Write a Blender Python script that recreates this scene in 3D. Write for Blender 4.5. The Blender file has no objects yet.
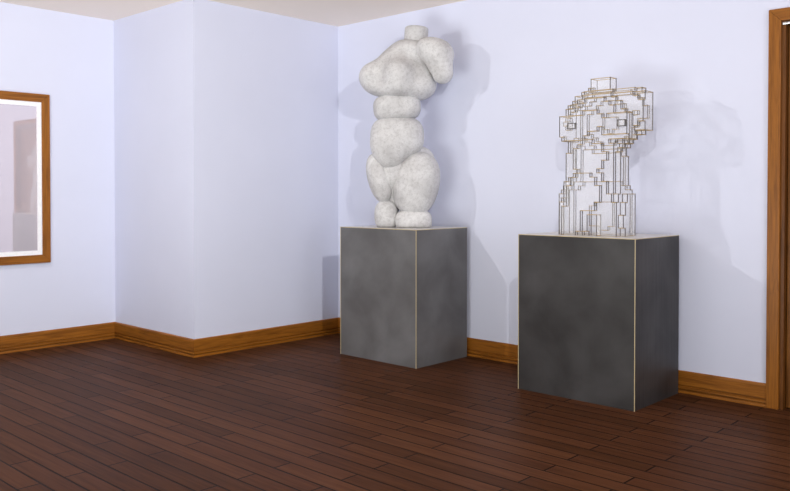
import bpy, bmesh, math, random
import numpy as np
from mathutils import Vector, Matrix

random.seed(7)
S = bpy.context.scene
COL = S.collection

# ------------------------------------------------------------------ camera
YAW, PITCH = 0.7539, 0.0171
cam = bpy.data.cameras.new('camera')
cam.sensor_width = 36.0
cam.lens = 810.39 / 790 * 36.0
cam.shift_y = -(245.5 - 206.54) / 790
cam_o = bpy.data.objects.new('camera', cam)
COL.objects.link(cam_o)
cam_o.location = (5.5202, -5.112, 1.30)
cam_o.rotation_euler = (math.pi / 2 - PITCH, 0, YAW)
S.camera = cam_o

# ------------------------------------------------------------------ light
L_A, L_B, L_W, L_U, L_D = 6.3, 9.2, 0.30, 124, 80
W = bpy.data.worlds.new('world'); S.world = W
W.use_nodes = True
bg = W.node_tree.nodes['Background']
bg.inputs[0].default_value = (0.86, 0.88, 1.0, 1)
bg.inputs[1].default_value = L_W

def lamp(name, loc, power, col, r=0.02):
    l = bpy.data.lights.new(name, 'POINT'); l.energy = power; l.color = col
    l.shadow_soft_size = r
    l.use_nodes = True; nt = l.node_tree
    fo = nt.nodes.new('ShaderNodeLightFalloff'); fo.inputs['Strength'].default_value = 1.0
    nt.links.new(fo.outputs['Constant'], nt.nodes['Emission'].inputs['Strength'])
    o = bpy.data.objects.new(name, l); o.location = loc; COL.objects.link(o)
    return o
lamp('ceiling_spotlight', (0.10, -3.43, 2.79), L_A, (1.0, 0.995, 0.97))
lamp('ceiling_spotlight', (4.28, -2.88, 2.50), L_B, (1.0, 0.995, 0.97))

def area(name, loc, aim, size, power, col, spread=180):
    l = bpy.data.lights.new(name, 'AREA'); l.shape = 'RECTANGLE'; l.size, l.size_y = size; l.energy = power; l.color = col
    l.spread = math.radians(spread)
    o = bpy.data.objects.new(name, l); o.location = loc; COL.objects.link(o)
    o.rotation_euler = (Vector(aim) - Vector(loc)).to_track_quat('-Z', 'Y').to_euler()
    return o
area('ceiling_fill', (2.3, -4.7, 0.30), (1.7, -3.2, 2.832), (2.4, 2.0), L_U, (0.97, 1.0, 0.99), 150)  # added fill light, no lamp there: aimed up to brighten the ceiling
area('side_fill', (7.1, -3.0, 1.4), (0, -2.0, 1.4), (3.0, 2.2), L_D, (0.93, 0.95, 1.0))  # added fill from the right, no window there: lifts the corner wall

S.view_settings.view_transform = 'Standard'
S.view_settings.look = 'None'
S.view_settings.gamma = 1
S.cycles.use_light_tree = False
S.view_settings.use_curve_mapping = False
S.view_settings.exposure = -0.06

# ------------------------------------------------------------------ materials
def srgb(r, g, b):
    f = lambda c: (c / 255 / 12.92) if c / 255 <= 0.04045 else ((c / 255 + 0.055) / 1.055) ** 2.4
    return (f(r), f(g), f(b), 1)

class Mat:
    def __init__(s, name):
        s.m = bpy.data.materials.new(name); s.m.use_nodes = True
        s.t = s.m.node_tree; s.n = s.t.nodes; s.p = s.n['Principled BSDF']
    def add(s, kind, **kw):
        n = s.n.new(kind)
        for k, v in kw.items():
            if k.startswith('i_'):
                n.inputs[k[2:].replace('_', ' ')].default_value = v
            else:
                setattr(n, k, v)
        return n
    def link(s, a, b): s.t.links.new(a, b)
    def set(s, **kw):
        for k, v in kw.items():
            s.p.inputs[k.replace('_', ' ')].default_value = v
    def coords(s, scale=(1, 1, 1), rot=(0, 0, 0), kind='Object'):
        c = s.add('ShaderNodeTexCoord'); m = s.add('ShaderNodeMapping')
        m.inputs['Scale'].default_value = scale; m.inputs['Rotation'].default_value = rot
        s.link(c.outputs[kind], m.inputs['Vector']); return m.outputs[0]
    def ramp(s, fac, stops):
        r = s.add('ShaderNodeValToRGB'); e = r.color_ramp.elements
        while len(e) < len(stops): e.new(0.5)
        for i, (p, c) in enumerate(stops): e[i].position = p; e[i].color = c
        s.link(fac, r.inputs[0]); return r.outputs[0]
    def bump(s, h, strength, dist=0.002):
        b = s.add('ShaderNodeBump'); b.inputs['Strength'].default_value = strength
        b.inputs['Distance'].default_value = dist
        s.link(h, b.inputs['Height']); s.link(b.outputs[0], s.p.inputs['Normal'])

def plaster(name, c, var=0.01):
    m = Mat(name); v = m.coords()
    n = m.add('ShaderNodeTexNoise', i_Scale=1.3, i_Detail=3.0); m.link(v, n.inputs['Vector'])
    c2 = tuple(x * (1 - var * 3) for x in c[:3]) + (1,)
    m.link(m.ramp(n.outputs[0], [(0.3, c2), (0.7, c)]), m.p.inputs['Base Color'])
    f = m.add('ShaderNodeTexNoise', i_Scale=180.0); m.link(v, f.inputs['Vector'])
    m.bump(f.outputs[0], 0.08, 0.001); m.set(Roughness=0.75); m.p.inputs['Specular IOR Level'].default_value = 0.2
    return m.m

def wood(name, base, dark, axis=0, rough=0.38, seed=0.0):
    """long grain along the given axis"""
    m = Mat(name)
    sc = [9, 9, 9]; sc[axis] = 0.7
    v = m.coords(tuple(sc))
    d = m.add('ShaderNodeTexNoise', i_Scale=1.2, i_Detail=2.0); m.link(v, d.inputs['Vector'])
    w = m.add('ShaderNodeTexNoise', i_Scale=3.2, i_Detail=6.0, i_Roughness=0.62, i_Distortion=1.2); m.link(v, w.inputs['Vector'])
    col = m.ramp(w.outputs[0], [(0.32, dark), (0.5, base), (0.72, tuple(min(1, x * 1.25) for x in base[:3]) + (1,))])
    sc2 = [140, 140, 140]; sc2[axis] = 5
    v2 = m.coords(tuple(sc2))
    n2 = m.add('ShaderNodeTexNoise', i_Scale=1.0, i_Detail=3.0); m.link(v2, n2.inputs['Vector'])
    mx = m.add('ShaderNodeMix', data_type='RGBA', blend_type='MULTIPLY'); mx.inputs[0].default_value = 0.45
    m.link(col, mx.inputs[6]); m.link(m.ramp(n2.outputs[0], [(0.35, (0.5, 0.45, 0.4, 1)), (0.6, (1, 1, 1, 1))]), mx.inputs[7])
    m.link(mx.outputs[2], m.p.inputs['Base Color'])
    m.bump(n2.outputs[0], 0.12, 0.001); m.set(Roughness=rough); m.p.inputs['Specular IOR Level'].default_value = 0.25
    return m.m

OAK = srgb(148, 91, 29); OAKD = srgb(120, 70, 20)
M_wall = plaster('lilac_wall_paint', srgb(219, 222, 240))
M_ceil = plaster('cream_ceiling_paint', srgb(252, 240, 228))
M_oakx = wood('oak_grain_x', OAK, OAKD, 0)
M_oaky = wood('oak_grain_y', OAK, OAKD, 1)
M_oakz = wood('oak_grain_z', OAK, OAKD, 2)
M_door = wood('door_oak', srgb(128, 80, 32), srgb(96, 56, 18), 2)
M_jamb = wood('jamb_oak', srgb(110, 66, 24), srgb(84, 48, 16), 2)

def floor_mat():
    m = Mat('dark_walnut_planks')
    v = m.coords()
    b = m.add('ShaderNodeTexBrick', offset=0.37, offset_frequency=2, squash=1.0)
    for k, val in (('Scale', 1.0), ('Mortar Size', 0.005), ('Mortar Smooth', 0.15), ('Bias', 0.0),
                   ('Brick Width', 0.95), ('Row Height', 0.105)):
        b.inputs[k].default_value = val
    b.inputs['Color1'].default_value = (0, 0, 0, 1); b.inputs['Color2'].default_value = (1, 1, 1, 1)
    b.inputs['Mortar'].default_value = (0.5, 0.5, 0.5, 1)
    m.link(v, b.inputs['Vector'])
    tone = m.ramp(b.outputs['Color'], [(0.0, srgb(72, 43, 25)), (0.5, srgb(80, 48, 30)), (1.0, srgb(89, 55, 35))])
    g = m.add('ShaderNodeTexNoise', i_Scale=1.0, i_Detail=5.0, i_Roughness=0.6)
    m.link(m.coords((2.2, 45, 1)), g.inputs['Vector'])
    mx = m.add('ShaderNodeMix', data_type='RGBA', blend_type='MULTIPLY'); mx.inputs[0].default_value = 0.8
    m.link(tone, mx.inputs[6]); m.link(m.ramp(g.outputs[0], [(0.3, (0.5, 0.47, 0.45, 1)), (0.7, (1.1, 1.1, 1.1, 1))]), mx.inputs[7])
    gap = m.add('ShaderNodeMix', data_type='RGBA'); m.link(b.outputs['Fac'], gap.inputs[0])
    m.link(mx.outputs[2], gap.inputs[6]); gap.inputs[7].default_value = srgb(22, 12, 8)
    m.link(gap.outputs[2], m.p.inputs['Base Color'])
    m.set(Roughness=0.42)
    inv = m.add('ShaderNodeMath', operation='SUBTRACT'); inv.inputs[0].default_value = 1
    m.link(b.outputs['Fac'], inv.inputs[1])
    m.bump(inv.outputs[0], 0.5, 0.003)
    m.p.inputs['Specular IOR Level'].default_value = 0.03
    return m.m
M_floor = floor_mat()

def slab_mat(name, dark, light):
    m = Mat(name)
    v = m.coords((1, 1, 1))
    n = m.add('ShaderNodeTexNoise', i_Scale=2.6, i_Detail=4.0, i_Roughness=0.5, i_Distortion=0.3); m.link(v, n.inputs['Vector'])
    m.link(m.ramp(n.outputs[0], [(0.35, dark), (0.68, light)]), m.p.inputs['Base Color'])
    st = m.add('ShaderNodeTexNoise', i_Scale=1.0, i_Detail=2.0); m.link(m.coords((60, 60, 2)), st.inputs['Vector'])
    r = m.add('ShaderNodeMapRange'); r.inputs['To Min'].default_value = 0.36; r.inputs['To Max'].default_value = 0.56
    m.link(st.outputs[0], r.inputs['Value']); m.link(r.outputs[0], m.p.inputs['Roughness'])
    m.p.inputs['Specular IOR Level'].default_value = 0.45
    return m.m
M_slab1 = slab_mat('grey_plinth_panel', srgb(88, 86, 86), srgb(112, 111, 112))
M_slab2 = slab_mat('charcoal_plinth_panel', srgb(40, 37, 36), srgb(66, 64, 64))
def simple(name, c, rough=0.5, metal=0.0, spec=0.5):
    m = Mat(name); v = m.coords()
    n = m.add('ShaderNodeTexNoise', i_Scale=40.0, i_Detail=2.0); m.link(v, n.inputs['Vector'])
    m.link(m.ramp(n.outputs[0], [(0.3, tuple(x * 0.93 for x in c[:3]) + (1,)), (0.7, c)]), m.p.inputs['Base Color'])
    m.set(Roughness=rough, Metallic=metal); m.p.inputs['Specular IOR Level'].default_value = spec
    return m.m
M_edge = simple('pale_brass_edging', srgb(192, 175, 136), 0.4)
M_top = simple('plinth_top_panel', srgb(205, 200, 196), 0.3)
M_white = simple('white_bevelled_border', srgb(252, 252, 255), 0.4)
M_steel = simple('brushed_steel', srgb(200, 200, 205), 0.25, 1.0)
M_brass = simple('dull_brass', srgb(170, 140, 80), 0.35, 1.0)

def stone():
    m = Mat('white_marble'); v = m.coords()
    a = m.add('ShaderNodeTexNoise', i_Scale=5.0, i_Detail=6.0, i_Roughness=0.6); m.link(v, a.inputs['Vector'])
    c1 = m.ramp(a.outputs[0], [(0.3, srgb(186, 184, 184)), (0.6, srgb(216, 215, 215))])
    p = m.add('ShaderNodeTexNoise', i_Scale=42.0, i_Detail=8.0, i_Roughness=0.85); m.link(v, p.inputs['Vector'])
    sp = m.ramp(p.outputs[0], [(0.38, (0.40, 0.38, 0.37, 1)), (0.52, (1, 1, 1, 1))])
    mx = m.add('ShaderNodeMix', data_type='RGBA', blend_type='MULTIPLY'); mx.inputs[0].default_value = 0.42
    m.link(c1, mx.inputs[6]); m.link(sp, mx.inputs[7]); m.link(mx.outputs[2], m.p.inputs['Base Color'])
    m.bump(p.outputs[0], 0.35, 0.004); m.set(Roughness=0.7)
    return m.m
M_stone = stone()

def mirror_mat():
    m = Mat('milky_mirror_glass')
    m.set(Roughness=0.0, Metallic=1.0); m.p.inputs['Base Color'].default_value = (0.92, 0.86, 0.9, 1)
    d = m.add('ShaderNodeBsdfDiffuse'); d.inputs[0].default_value = srgb(214, 206, 216)
    mx = m.add('ShaderNodeMixShader'); mx.inputs[0].default_value = 0.58
    m.link(m.p.outputs[0], mx.inputs[1]); m.link(d.outputs[0], mx.inputs[2])
    m.link(mx.outputs[0], m.n['Material Output'].inputs[0])
    return m.m
M_mirror = mirror_mat()

def clear_mat():
    m = Mat('clear_acrylic_block')
    m.p.inputs['Base Color'].default_value = srgb(248, 247, 247); m.set(Roughness=0.5)
    t = m.add('ShaderNodeBsdfTransparent')
    mx = m.add('ShaderNodeMixShader'); mx.inputs[0].default_value = 0.20
    m.link(t.outputs[0], mx.inputs[1]); m.link(m.p.outputs[0], mx.inputs[2])
    m.link(mx.outputs[0], m.n['Material Output'].inputs[0])
    return m.m
M_clear = clear_mat()
M_wire_h = simple('toplit_wire', srgb(172, 146, 100), 0.4)  # level wires: light from above is put into this brassy colour
M_wire_v = simple('unlit_wire', srgb(92, 86, 82), 0.4)  # same wire in a tone without that top light: uprights, stud outlines

# ------------------------------------------------------------------ helpers
def obj(name, verts, faces, mat, parent=None, smooth=False, bevel=0.0):
    me = bpy.data.meshes.new(name); me.from_pydata([tuple(v) for v in verts], [], faces); me.update()
    bm = bmesh.new(); bm.from_mesh(me)
    bmesh.ops.recalc_face_normals(bm, faces=bm.faces)
    if bevel: bmesh.ops.bevel(bm, geom=bm.edges[:], offset=bevel, segments=2, affect='EDGES', profile=0.6)
    bm.to_mesh(me); bm.free()
    for p in me.polygons: p.use_smooth = smooth
    me.materials.append(mat)
    o = bpy.data.objects.new(name, me); COL.objects.link(o)
    if parent: o.parent = parent
    return o

BF = [(0, 3, 2, 1), (4, 5, 6, 7), (0, 1, 5, 4), (1, 2, 6, 5), (2, 3, 7, 6), (3, 0, 4, 7)]
def boxes(lst):
    V, F = [], []
    for (x0, y0, z0, x1, y1, z1) in lst:
        n = len(V)
        V += [(x0, y0, z0), (x1, y0, z0), (x1, y1, z0), (x0, y1, z0), (x0, y0, z1), (x1, y0, z1), (x1, y1, z1), (x0, y1, z1)]
        F += [tuple(n + i for i in f) for f in BF]
    return V, F
def box(name, b, mat, parent=None, bevel=0.0): return obj(name, *boxes([b]), mat, parent, bevel=bevel)
def struct(o): o['kind'] = 'structure'; return o
def thing(name, label, cat, loc, rz=0, group=None):
    o = bpy.data.objects.new(name, None); COL.objects.link(o); o.location = loc; o.rotation_euler = (0, 0, rz)
    o.empty_display_size = 0.1
    o['label'] = label; o['category'] = cat
    if group: o['group'] = group
    return o

# ------------------------------------------------------------------ room shell
H = 2.832; A = 1.5456; B = 1.2656; T = 0.15
DX0, DX1, DTOP = 3.886, 4.740, 2.323          # door opening in the back wall
XE, YE = 7.2, -7.2
struct(box('floor', (-B - T, YE, -0.1, XE, T, 0), M_floor))
struct(box('ceiling', (-B - T, YE, H, XE, T, H + 0.1), M_ceil))
struct(obj('wall_back', *boxes([(0, 0, 0, DX0, T, H), (DX0, 0, DTOP, DX1, T, H), (DX1, 0, 0, XE, T, H)]), M_wall))
struct(box('wall_corner', (-T, -A + T, 0, 0, T, H), M_wall))
struct(box('wall_recess', (-B - T, -A, 0, 0, -A + T, H), M_wall))
struct(box('wall_left', (-B - T, YE, 0, -B, -A, H), M_wall))
# back of the doorway
struct(box('wall_doorway', (DX0 - 0.1, T, 0, DX1 + 0.1, T + 0.03, DTOP + 0.1), M_jamb))

HB = 0.1435
PROFILE = [(0, HB), (0.008, HB), (0.013, HB - 0.005), (0.0145, HB - 0.014), (0.0145, 0.054), (0.002, 0.051), (0.002, 0.041),
           (0.017, 0.037), (0.0175, 0.028), (0.004, 0.026), (0.004, 0.018), (0.020, 0.015), (0.0215, 0.008), (0.0215, 0.0), (0, 0)]
def baseboard(name, p, q, nrm, m0, m1, mat):
    """profile from p to q, mitred: m = +1 lengthens with thickness (outer corner), -1 shortens (inner), 0 square"""
    p = Vector(p); q = Vector(q); d = (q - p).normalized(); n = Vector(nrm); V = []
    for t, z in PROFILE: V.append(p + n * t - d * (m0 * t) + Vector((0, 0, z)))
    for t, z in PROFILE: V.append(q + n * t + d * (m1 * t) + Vector((0, 0, z)))
    k = len(PROFILE)
    F = [(i, (i + 1) % k, (i + 1) % k + k, i + k) for i in range(k)] + [tuple(range(k)), tuple(range(2 * k - 1, k - 1, -1))]
    return struct(obj(name, V, F, mat))
baseboard('baseboard_left', (-B, YE, 0), (-B, -A, 0), (1, 0, 0), 0, -1, M_oaky)
baseboard('baseboard_recess', (-B, -A, 0), (0, -A, 0), (0, -1, 0), -1, 1, M_oakx)
baseboard('baseboard_corner', (0, -A, 0), (0, 0, 0), (1, 0, 0), 1, -1, M_oaky)
baseboard('baseboard_back', (0, 0, 0), (3.814, 0, 0), (0, -1, 0), -1, 0, M_oakx)
baseboard('baseboard_right', (4.812, 0, 0), (XE, 0, 0), (0, -1, 0), 0, 0, M_oakx)

# door casing (trim), mitred at the top corners
CW = 0.072; X0 = DX0 - CW; X1 = DX1 + CW; ZT = DTOP + CW; CT = 0.022
def prism(pts, y0, y1):
    n = len(pts); V = [(x, y0, z) for x, z in pts] + [(x, y1, z) for x, z in pts]
    F = [tuple(range(n)), tuple(range(2 * n - 1, n - 1, -1))] + [(i, (i + 1) % n, (i + 1) % n + n, i + n) for i in range(n)]
    return V, F
struct(obj('trim_1', *prism([(X0, 0), (DX0, 0), (DX0, DTOP), (X0, ZT)], -CT, 0), M_oakz, bevel=0.003))
struct(obj('trim_2', *prism([(X0, ZT), (DX0, DTOP), (DX1, DTOP), (X1, ZT)], -CT, 0), M_oakx, bevel=0.003))
struct(obj('trim_3', *prism([(DX1, 0), (X1, 0), (X1, ZT), (DX1, DTOP)], -CT, 0), M_oakz, bevel=0.003))

# door: jamb lining, panelled leaf, knob, steel head track
door = bpy.data.objects.new('door_1', None); COL.objects.link(door); door.location = ((DX0 + DX1) / 2, 0, 0)
door['kind'] = 'structure'
cx = door.location.x
hw = (DX1 - DX0) / 2
obj('jamb', *boxes([(-hw, -0.004, 0, -hw + 0.022, T, DTOP), (hw - 0.022, -0.004, 0, hw, T, DTOP),
                    (-hw + 0.022, -0.004, DTOP - 0.004, hw - 0.022, T, DTOP),
                    (-hw + 0.022, 0.085, 0, -hw + 0.036, 0.12, DTOP - 0.004), (hw - 0.036, 0.085, 0, hw - 0.022, 0.12, DTOP - 0.004)]), M_jamb, door)
lw = hw - 0.026
leaf = [(-lw, 0.040, 0.008, -lw + 0.12, 0.080, 2.29), (lw - 0.12, 0.040, 0.008, lw, 0.080, 2.29),
        (-lw + 0.12, 0.040, 0.008, lw - 0.12, 0.080, 0.22), (-lw + 0.12, 0.040, 1.00, lw - 0.12, 0.080, 1.14),
        (-lw + 0.12, 0.040, 2.16, lw - 0.12, 0.080, 2.29), (-lw + 0.11, 0.052, 0.2, lw - 0.11, 0.070, 2.2)]
lf = obj('door_leaf', *boxes(leaf), M_door, door)
obj('panel', *boxes([(-lw + 0.16, 0.046, 0.27, lw - 0.16, 0.056, 0.95)]), M_door, lf, bevel=0.004)
obj('panel', *boxes([(-lw + 0.16, 0.046, 1.19, lw - 0.16, 0.056, 2.11)]), M_door, lf, bevel=0.004)
def lathe(name, prof, mat, parent, loc, rot=(0, 0, 0), seg=24):
    V, F = [], []
    for r, z in prof:
        for k in range(seg):
            a = 2 * math.pi * k / seg; V.append((r * math.cos(a), r * math.sin(a), z))
    for j in range(len(prof) - 1):
        for k in range(seg):
            a = j * seg + k; b = j * seg + (k + 1) % seg; F.append((a, b, b + seg, a + seg))
    F += [tuple(range(seg)), tuple(range((len(prof) - 1) * seg, len(prof) * seg))]
    o = obj(name, V, F, mat, parent, smooth=True); o.location = loc; o.rotation_euler = rot; return o
lathe('door_knob', [(0.028, 0), (0.028, 0.006), (0.011, 0.009), (0.011, 0.034), (0.026, 0.042), (0.030, 0.056), (0.022, 0.066), (0.004, 0.069)],
      M_brass, lf, (lw - 0.06, 0.040, 1.03), (math.pi / 2, 0, 0))
obj('head_track', *boxes([(-hw + 0.004, -0.014, DTOP - 0.024, hw - 0.004, 0.030, DTOP - 0.010)]), M_steel, door, bevel=0.003)

# ------------------------------------------------------------------ mirror on the left wall
Y0, Y1, Z0, Z1 = -3.16, -2.134, 0.715, 2.119
mir = thing('wall_mirror', 'large oak-framed mirror with a white inner border hung on the left wall', 'mirror', (-B, (Y0 + Y1) / 2, Z0))
my, mz = (Y1 - Y0) / 2, Z1 - Z0
def yzring(y, z0, z1, yi, zi0, zi1, x0, x1):
    """four mitred members of a frame in the YZ plane"""
    out = []
    O = [(-y, z0), (y, z0), (y, z1), (-y, z1)]; I = [(-yi, zi0), (yi, zi0), (yi, zi1), (-yi, zi1)]
    for k in range(4):
        a, b = O[k], O[(k + 1) % 4]; c, d = I[(k + 1) % 4], I[k]
        V = [(x0, *p) for p in (a, b, c, d)] + [(x1, *p) for p in (a, b, c, d)]
        out.append((V, BF))
    return out
fw_ = 0.068
for k, (V, F) in enumerate(yzring(my, 0, mz, my - fw_, fw_, mz - fw_, 0.0, 0.026)):
    obj('frame_rail' if k % 2 == 0 else 'frame_stile', V, F, M_oaky if k % 2 == 0 else M_oakz, mir, bevel=0.003)
bV, bF = [], []
for V, F in yzring(my - fw_, fw_, mz - fw_, my - 0.104, 0.104, mz - 0.104, 0.003, 0.018):
    n = len(bV); bV += V; bF += [tuple(i + n for i in f) for f in F]
bd = obj('border', bV, bF, M_white, mir)
box('mirror_glass', (0.002, -my + 0.1, 0.1, 0.010, my - 0.1, mz - 0.1), M_mirror, mir)

# ------------------------------------------------------------------ plinths
def plinth(label, x, y, w, d, h, mat):
    t = thing('plinth', label, 'plinth', (x - w / 2, y + d / 2, 0), 0, 'tall display plinths')
    a, b = w / 2, d / 2; e = 0.0042
    box('body', (-a + 0.002, -b + 0.002, 0, a - 0.002, b - 0.002, h - 0.004), mat, t)
    box('top_panel', (-a + e, -b + e, h - 0.004, a - e, b - e, h), M_top, t)
    L = []
    for sx in (-1, 1):
        for sy in (-1,):
            x0, x1 = sorted((sx * a, sx * (a - e))); y0, y1 = sorted((sy * b, sy * (b - e)))
            L.append((x0, y0, 0, x1, y1, h))
    L += [(-a + e, -b, h - e, a - e, -b + e, h), (-a + e, b - e, h - e, a - e, b, h),
          (-a, -b + e, h - e, -a + e, b - e, h), (a - e, -b + e, h - e, a, b - e, h)]
    obj('edging', *boxes(L), M_edge, t)
    return t
P1 = (1.144, -0.355); P2 = (2.865, -0.345); PH = 1.026
plinth('mid-grey rectangular plinth with pale edging standing nearest the room corner, carrying the stone torso',
       1.5531, -0.6595, 0.8175, 0.6101, PH, M_slab1)
plinth('darker charcoal plinth with pale edging standing nearer the door, carrying the see-through block torso',
       3.2797, -0.6489, 0.8310, 0.6076, PH, M_slab2)

# ------------------------------------------------------------------ implicit surfaces for the torso
class Ell:
    """p-norm ellipsoid; c and r in (u, f, z): u sideways, f towards the viewer, z up; roll tips its top to the right"""
    def __init__(s, c, r, roll=0, nod=0, p=2.0):
        s.c = np.array(c, float); s.r = np.array(r, float); s.p = p
        a = math.radians(roll); b = math.radians(nod)
        s.R = np.array([[math.cos(a), 0, -math.sin(a)], [0, 1, 0], [math.sin(a), 0, math.cos(a)]]) @ \
              np.array([[1, 0, 0], [0, math.cos(b), -math.sin(b)], [0, math.sin(b), math.cos(b)]])
    def __call__(s, P):
        q = np.abs((P - s.c) @ s.R.T) / s.r
        k = (q ** s.p).sum(-1) ** (1 / s.p)
        return (k - 1) * s.r.min() * (0.6 + 0.4 * s.r.max() / s.r.min()) / 1.2
    def bb(s):
        m = s.r.max() * 1.05; return s.c - m, s.c + m
class Cone:
    """rounded cone between two spheres"""
    def __init__(s, a, ra, b, rb):
        s.a = np.array(a, float); s.b = np.array(b, float); s.ra = ra; s.rb = rb
    def __call__(s, P):
        ab = s.b - s.a; t = np.clip(((P - s.a) @ ab) / (ab @ ab), 0, 1)
        return np.linalg.norm(P - s.a - t[..., None] * ab, axis=-1) - (s.ra + (s.rb - s.ra) * t)
    def bb(s):
        m = max(s.ra, s.rb); return np.minimum(s.a, s.b) - m, np.maximum(s.a, s.b) + m
class Drum:
    """upright rounded cylinder"""
    def __init__(s, c, r, h, rnd, roll=0):
        s.c = np.array(c, float); s.r = r; s.h = h; s.rnd = rnd; a = math.radians(roll)
        s.R = np.array([[math.cos(a), 0, -math.sin(a)], [0, 1, 0], [math.sin(a), 0, math.cos(a)]])
    def __call__(s, P):
        q = (P - s.c) @ s.R.T
        a = np.hypot(q[..., 0], q[..., 1]) - s.r + s.rnd; b = np.abs(q[..., 2]) - s.h + s.rnd
        return np.minimum(np.maximum(a, b), 0) + np.hypot(np.maximum(a, 0), np.maximum(b, 0)) - s.rnd
    def bb(s):
        m = np.array([s.r, s.r, s.h]) * 1.2; return s.c - m, s.c + m

def blend(shapes, P, k):
    d = shapes[0](P)
    for s in shapes[1:]:
        e = s(P)
        if k > 0:
            h = np.clip(0.5 + 0.5 * (e - d) / k, 0, 1); d = e * (1 - h) + d * h - k * h * (1 - h)
        else: d = np.minimum(d, e)
    return d

def surface(f, lo, hi, c):
    """naive surface nets, then a few steps onto the surface"""
    ax = [np.arange(lo[i], hi[i] + c, c) for i in range(3)]
    G = np.stack(np.meshgrid(*ax, indexing='ij'), -1); D = f(G); I = D < 0
    n = [len(a) for a in ax]
    occ = np.zeros([m - 1 for m in n], int)
    for dx in (0, 1):
        for dy in (0, 1):
            for dz in (0, 1):
                occ += I[dx:n[0] - 1 + dx, dy:n[1] - 1 + dy, dz:n[2] - 1 + dz]
    cells = np.argwhere((occ > 0) & (occ < 8)); idx = -np.ones(occ.shape, int)
    idx[tuple(cells.T)] = np.arange(len(cells))
    V = np.array(lo) + (cells + 0.5) * c
    for _ in range(6):
        d = f(V); e = 1e-4
        g = np.stack([(f(V + np.eye(3)[i] * e) - f(V - np.eye(3)[i] * e)) / (2 * e) for i in range(3)], -1)
        stp = g * (d / np.maximum((g * g).sum(-1), 1e-3))[:, None]
        L = np.linalg.norm(stp, axis=1, keepdims=True); stp *= np.minimum(1, 0.5 * c / np.maximum(L, 1e-9)); V = V - stp
        V = np.clip(V, np.array(lo) + (cells) * c - 0.2 * c, np.array(lo) + (cells + 1) * c + 0.2 * c)
    F = []
    for a in range(3):
        b, d_ = (a + 1) % 3, (a + 2) % 3
        s0 = [slice(None)] * 3; s1 = [slice(None)] * 3
        s0[a] = slice(0, -1); s1[a] = slice(1, None)
        for e in np.argwhere(I[tuple(s0)] != I[tuple(s1)]):
            q = []
            for ob, od in ((0, 0), (-1, 0), (-1, -1), (0, -1)):
                w = e.copy(); w[b] += ob; w[d_] += od; q.append(w)
            if any((w < 0).any() or (w >= occ.shape).any() for w in q): continue
            ids = [int(idx[tuple(w)]) for w in q]
            if min(ids) < 0: continue
            F.append(tuple(ids if I[tuple(e)] else ids[::-1]))
    return V, F

TORSO = [
    ('neck', 0.0, [Drum((0.100, 0.02, 1.485), 0.094, 0.100, 0.020, 4)]),
    ('chest', 0.075, [Ell((0.03, -0.01, 1.250), (0.225, 0.18, 0.220), 8),
               Ell((-0.10, 0.00, 1.285), (0.21, 0.13, 0.095), -36),
               Ell((0.12, 0.04, 1.395), (0.15, 0.12, 0.075), 10),
               Ell((-0.245, 0.04, 1.190), (0.105, 0.12, 0.105), -30),
               Ell((-0.035, 0.17, 1.185), (0.120, 0.13, 0.130)),
               Ell((0.125, 0.06, 1.140), (0.130, 0.15, 0.125)),
               Ell((-0.03, 0.06, 1.080), (0.21, 0.17, 0.070))]),
    ('arm_stump', 0.03, [Ell((0.240, 0.15, 1.370), (0.150, 0.14, 0.105), 20),
               Cone((0.268, 0.18, 1.33), 0.118, (0.302, 0.20, 1.195), 0.082)]),
    ('midriff', 0.03, [Ell((-0.050, 0.03, 0.947), (0.188, 0.175, 0.108), -4, p=3.0)]),
    ('belly', 0.06, [Ell((-0.048, 0.03, 0.715), (0.213, 0.19, 0.165), 0, p=2.7),
               Ell((-0.100, 0.10, 0.605), (0.135, 0.12, 0.150), 8)]),
    ('hips', 0.05, [Ell((-0.065, -0.02, 0.27), (0.07, 0.09, 0.16)),
               Ell((0.02, -0.02, 0.50), (0.235, 0.15, 0.15), -14),
               Ell((-0.080, 0.045, 0.45), (0.13, 0.11, 0.16), 8)]),
    ('thigh', 0.03, [Ell((-0.190, 0.03, 0.390), (0.094, 0.13, 0.200), -14, p=2.2)]),
    ('thigh', 0.04, [Ell((0.105, 0.06, 0.345), (0.180, 0.175, 0.255), 12, p=2.3)]),
    ('calf', 0.02, [Ell((-0.135, 0.02, 0.095), (0.095, 0.11, 0.125), 0, p=2.4)]),
    ('calf', 0.02, [Ell((0.080, 0.07, 0.055), (0.145, 0.12, 0.085), 0, p=3.2)]),
]
BLOCKY = [                                                            # (x, towards the room, z)
    Ell((0.010, 0.05, 0.43), (0.190, 0.085, 0.26), 0, p=3.2),
    Ell((-0.010, 0.11, 0.27), (0.160, 0.080, 0.17), 0, p=2.0),
    Ell((0.010, 0.10, 0.50), (0.140, 0.065, 0.12), 0, p=2.2),
    Ell((0.000, 0.03, 0.13), (0.240, 0.100, 0.25), 0, p=3.4),
    Ell((-0.105, 0.10, 0.09), (0.110, 0.080, 0.19), 0, p=2.2),
    Ell((0.125, 0.08, 0.09), (0.110, 0.085, 0.24), 0, p=2.2),
    Ell((0.030, 0.02, 0.69), (0.225, 0.100, 0.12), 0, p=3.2),
    Ell((0.030, 0.01, 0.73), (0.250, 0.135, 0.225), 0, p=2.0),
    Ell((-0.105, 0.09, 0.70), (0.105, 0.070, 0.085), 0, p=4),
    Ell((0.200, 0.08, 0.70), (0.095, 0.070, 0.085), 0, p=4),
    Ell((0.275, 0.00, 0.785), (0.080, 0.070, 0.138), 0, p=3.2),
    Ell((0.190, 0.00, 0.85), (0.120, 0.080, 0.075), 0, p=2.6),
]
st = thing('stone_torso', 'white speckled marble torso of a rounded standing figure on the mid-grey plinth', 'sculpture',
           (P1[0], P1[1], PH), YAW)
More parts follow.
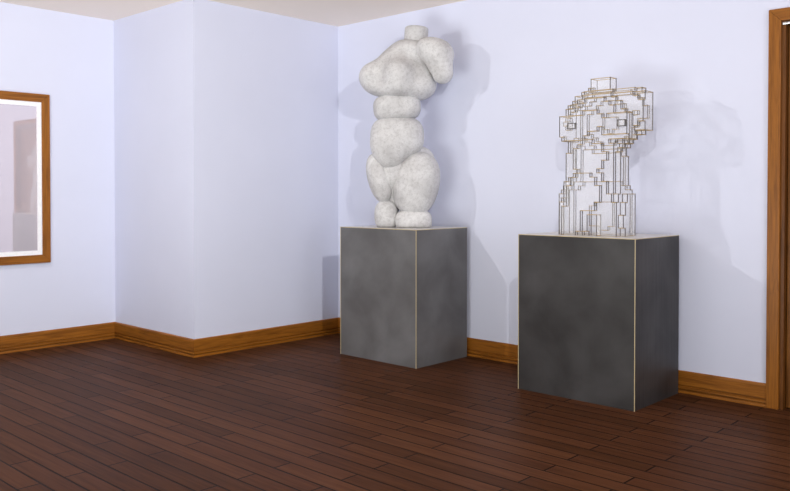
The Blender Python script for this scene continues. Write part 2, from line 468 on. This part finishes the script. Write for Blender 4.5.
def part_fn(shapes, k, floor=True):
    def f(P):
        d = blend(shapes, P, k)
        return np.maximum(d, -(P[..., 2] - 0.0)) if floor else d
    return f
for name, k, shapes in TORSO:
    f = part_fn(shapes, k)
    lo = np.min([s.bb()[0] for s in shapes], 0) - 0.03; hi = np.max([s.bb()[1] for s in shapes], 0) + 0.03
    V, F = surface(f, lo, hi, 0.0125)
    V = V * np.array([1, -1, 1]); V[:, 2] = np.maximum(V[:, 2], 0)
    obj(name, V, F, M_stone, st, smooth=True)

# ------------------------------------------------------------------ see-through block torso
bt = thing('block_torso', 'see-through torso built of thin-edged rectangular blocks on the charcoal plinth', 'sculpture',
           (P2[0], P2[1], PH), 0)
CX, CY, CZ = 0.034, 0.026, 0.0266
nx, ny, nz = 30, 22, 40
ox, oy = -nx * CX / 2, -ny * CY / 2
ox += 0.006; oy += 0.004
gx = ox + (np.arange(nx) + 0.5) * CX; gy = oy + (np.arange(ny) + 0.5) * CY; gz = (np.arange(nz) + 0.5) * CZ
GX, GY, GZ = np.meshgrid(gx, gy, gz, indexing='ij')
PP = np.stack([GX, -GY, GZ], -1)
occ = blend(BLOCKY, PP, 0) < 0.0
occ &= ~((np.abs(GX - 0.03) < 0.03) & (GY < -0.10) & (GZ < 0.12))    # notch between the thighs
occ |= (np.abs(GX - 0.034) < 0.078) & (np.abs(GY) < 0.042) & (GZ < 1.018) & (GZ > 0.80)   # the neck is a plain block
pad = np.pad(occ, 1)
# faces
V, F, vid = [], [], {}
def vert(i, j, k):
    if (i, j, k) not in vid:
        vid[(i, j, k)] = len(V); V.append((ox + i * CX, oy + j * CY, k * CZ))
    return vid[(i, j, k)]
for i, j, k in np.argwhere(occ):
    i, j, k = int(i), int(j), int(k)
    for d, q in (((1, 0, 0), [(1, 0, 0), (1, 1, 0), (1, 1, 1), (1, 0, 1)]), ((-1, 0, 0), [(0, 0, 0), (0, 0, 1), (0, 1, 1), (0, 1, 0)]),
                 ((0, 1, 0), [(0, 1, 0), (0, 1, 1), (1, 1, 1), (1, 1, 0)]), ((0, -1, 0), [(0, 0, 0), (1, 0, 0), (1, 0, 1), (0, 0, 1)]),
                 ((0, 0, 1), [(0, 0, 1), (1, 0, 1), (1, 1, 1), (0, 1, 1)]), ((0, 0, -1), [(0, 0, 0), (0, 1, 0), (1, 1, 0), (1, 0, 0)])):
        if not pad[i + 1 + d[0], j + 1 + d[1], k + 1 + d[2]]:
            F.append(tuple(vert(i + a, j + b, k + c) for a, b, c in q))
me = bpy.data.meshes.new('block_shell'); me.from_pydata(V, [], F); me.materials.append(M_clear)
sh = bpy.data.objects.new('block_shell', me); COL.objects.link(sh); sh.parent = bt
# creases, merged into runs
R = 0.0021
hor, ver = [], []
dims = (nx, ny, nz); org = (ox, oy, 0.0); cs = (CX, CY, CZ)
for a in range(3):
    b, c = (a + 1) % 3, (a + 2) % 3
    P_ = np.moveaxis(pad, (a, b, c), (0, 1, 2))
    for ib in range(dims[b] + 1):
        for ic in range(dims[c] + 1):
            q = P_[1:-1, ib:ib + 2, ic:ic + 2]
            s = q.sum((1, 2)); crease = (s == 1) | (s == 3) | ((s == 2) & (q[:, 0, 0] == q[:, 1, 1]))
            i = 0
            while i < len(crease):
                if crease[i]:
                    j = i
                    while j < len(crease) and crease[j]: j += 1
                    lo = [0] * 3; hi = [0] * 3
                    lo[a] = org[a] + i * cs[a] - R; hi[a] = org[a] + j * cs[a] + R
                    for w, iw in ((b, ib), (c, ic)):
                        lo[w] = org[w] + iw * cs[w] - R; hi[w] = org[w] + iw * cs[w] + R
                    lo[2] = max(lo[2], 0.0)
                    (ver if a == 2 else hor).append((*lo, *hi)); i = j
                else: i += 1
hV, hF = boxes(hor + ver)
wo = obj('wire_outline', hV, hF, M_wire_h, bt)
wo.data.materials.append(M_wire_v)
for n_, p_ in enumerate(wo.data.polygons):
    if n_ >= 6 * len(hor): p_.material_index = 1
# square studs: one on each side of the chest front
def stud(loc, half):
    x, y, z = loc; hx, hy, hz = half
    o = box('stud', (x - hx, y - hy, z - hz, x + hx, y + hy, z + hz), M_clear, bt)
    L = []; r = 0.0022
    for sx in (-1, 1):
        for sy in (-1, 1):
            L.append((x + sx * hx - r, y + sy * hy - r, z - hz, x + sx * hx + r, y + sy * hy + r, z + hz))
            L.append((x - hx, y + sx * hy - r, z + sy * hz - r, x + hx, y + sx * hy + r, z + sy * hz + r))
            L.append((x + sx * hx - r, y - hy, z + sy * hz - r, x + sx * hx + r, y + hy, z + sy * hz + r))
    obj('stud_outline', *boxes(L), M_wire_v, o)
def front(px, pz, ax):
    """outer face of the block body along an axis at a given place"""
    if ax == 'y':
        i = int((px - ox) / CX); k = int(pz / CZ); js = np.argwhere(occ[i, :, k])[:, 0]; return oy + js.min() * CY
    j = int((px - oy) / CY); k = int(pz / CZ); is_ = np.argwhere(occ[:, j, k])[:, 0]; return ox + (is_.max() + 1) * CX
yf = front(-0.105, 0.705, 'y'); stud((-0.105, yf - 0.006, 0.705), (0.028, 0.006, 0.017))
yf = front(0.245, 0.705, 'y'); stud((0.245, yf - 0.006, 0.705), (0.026, 0.006, 0.019))
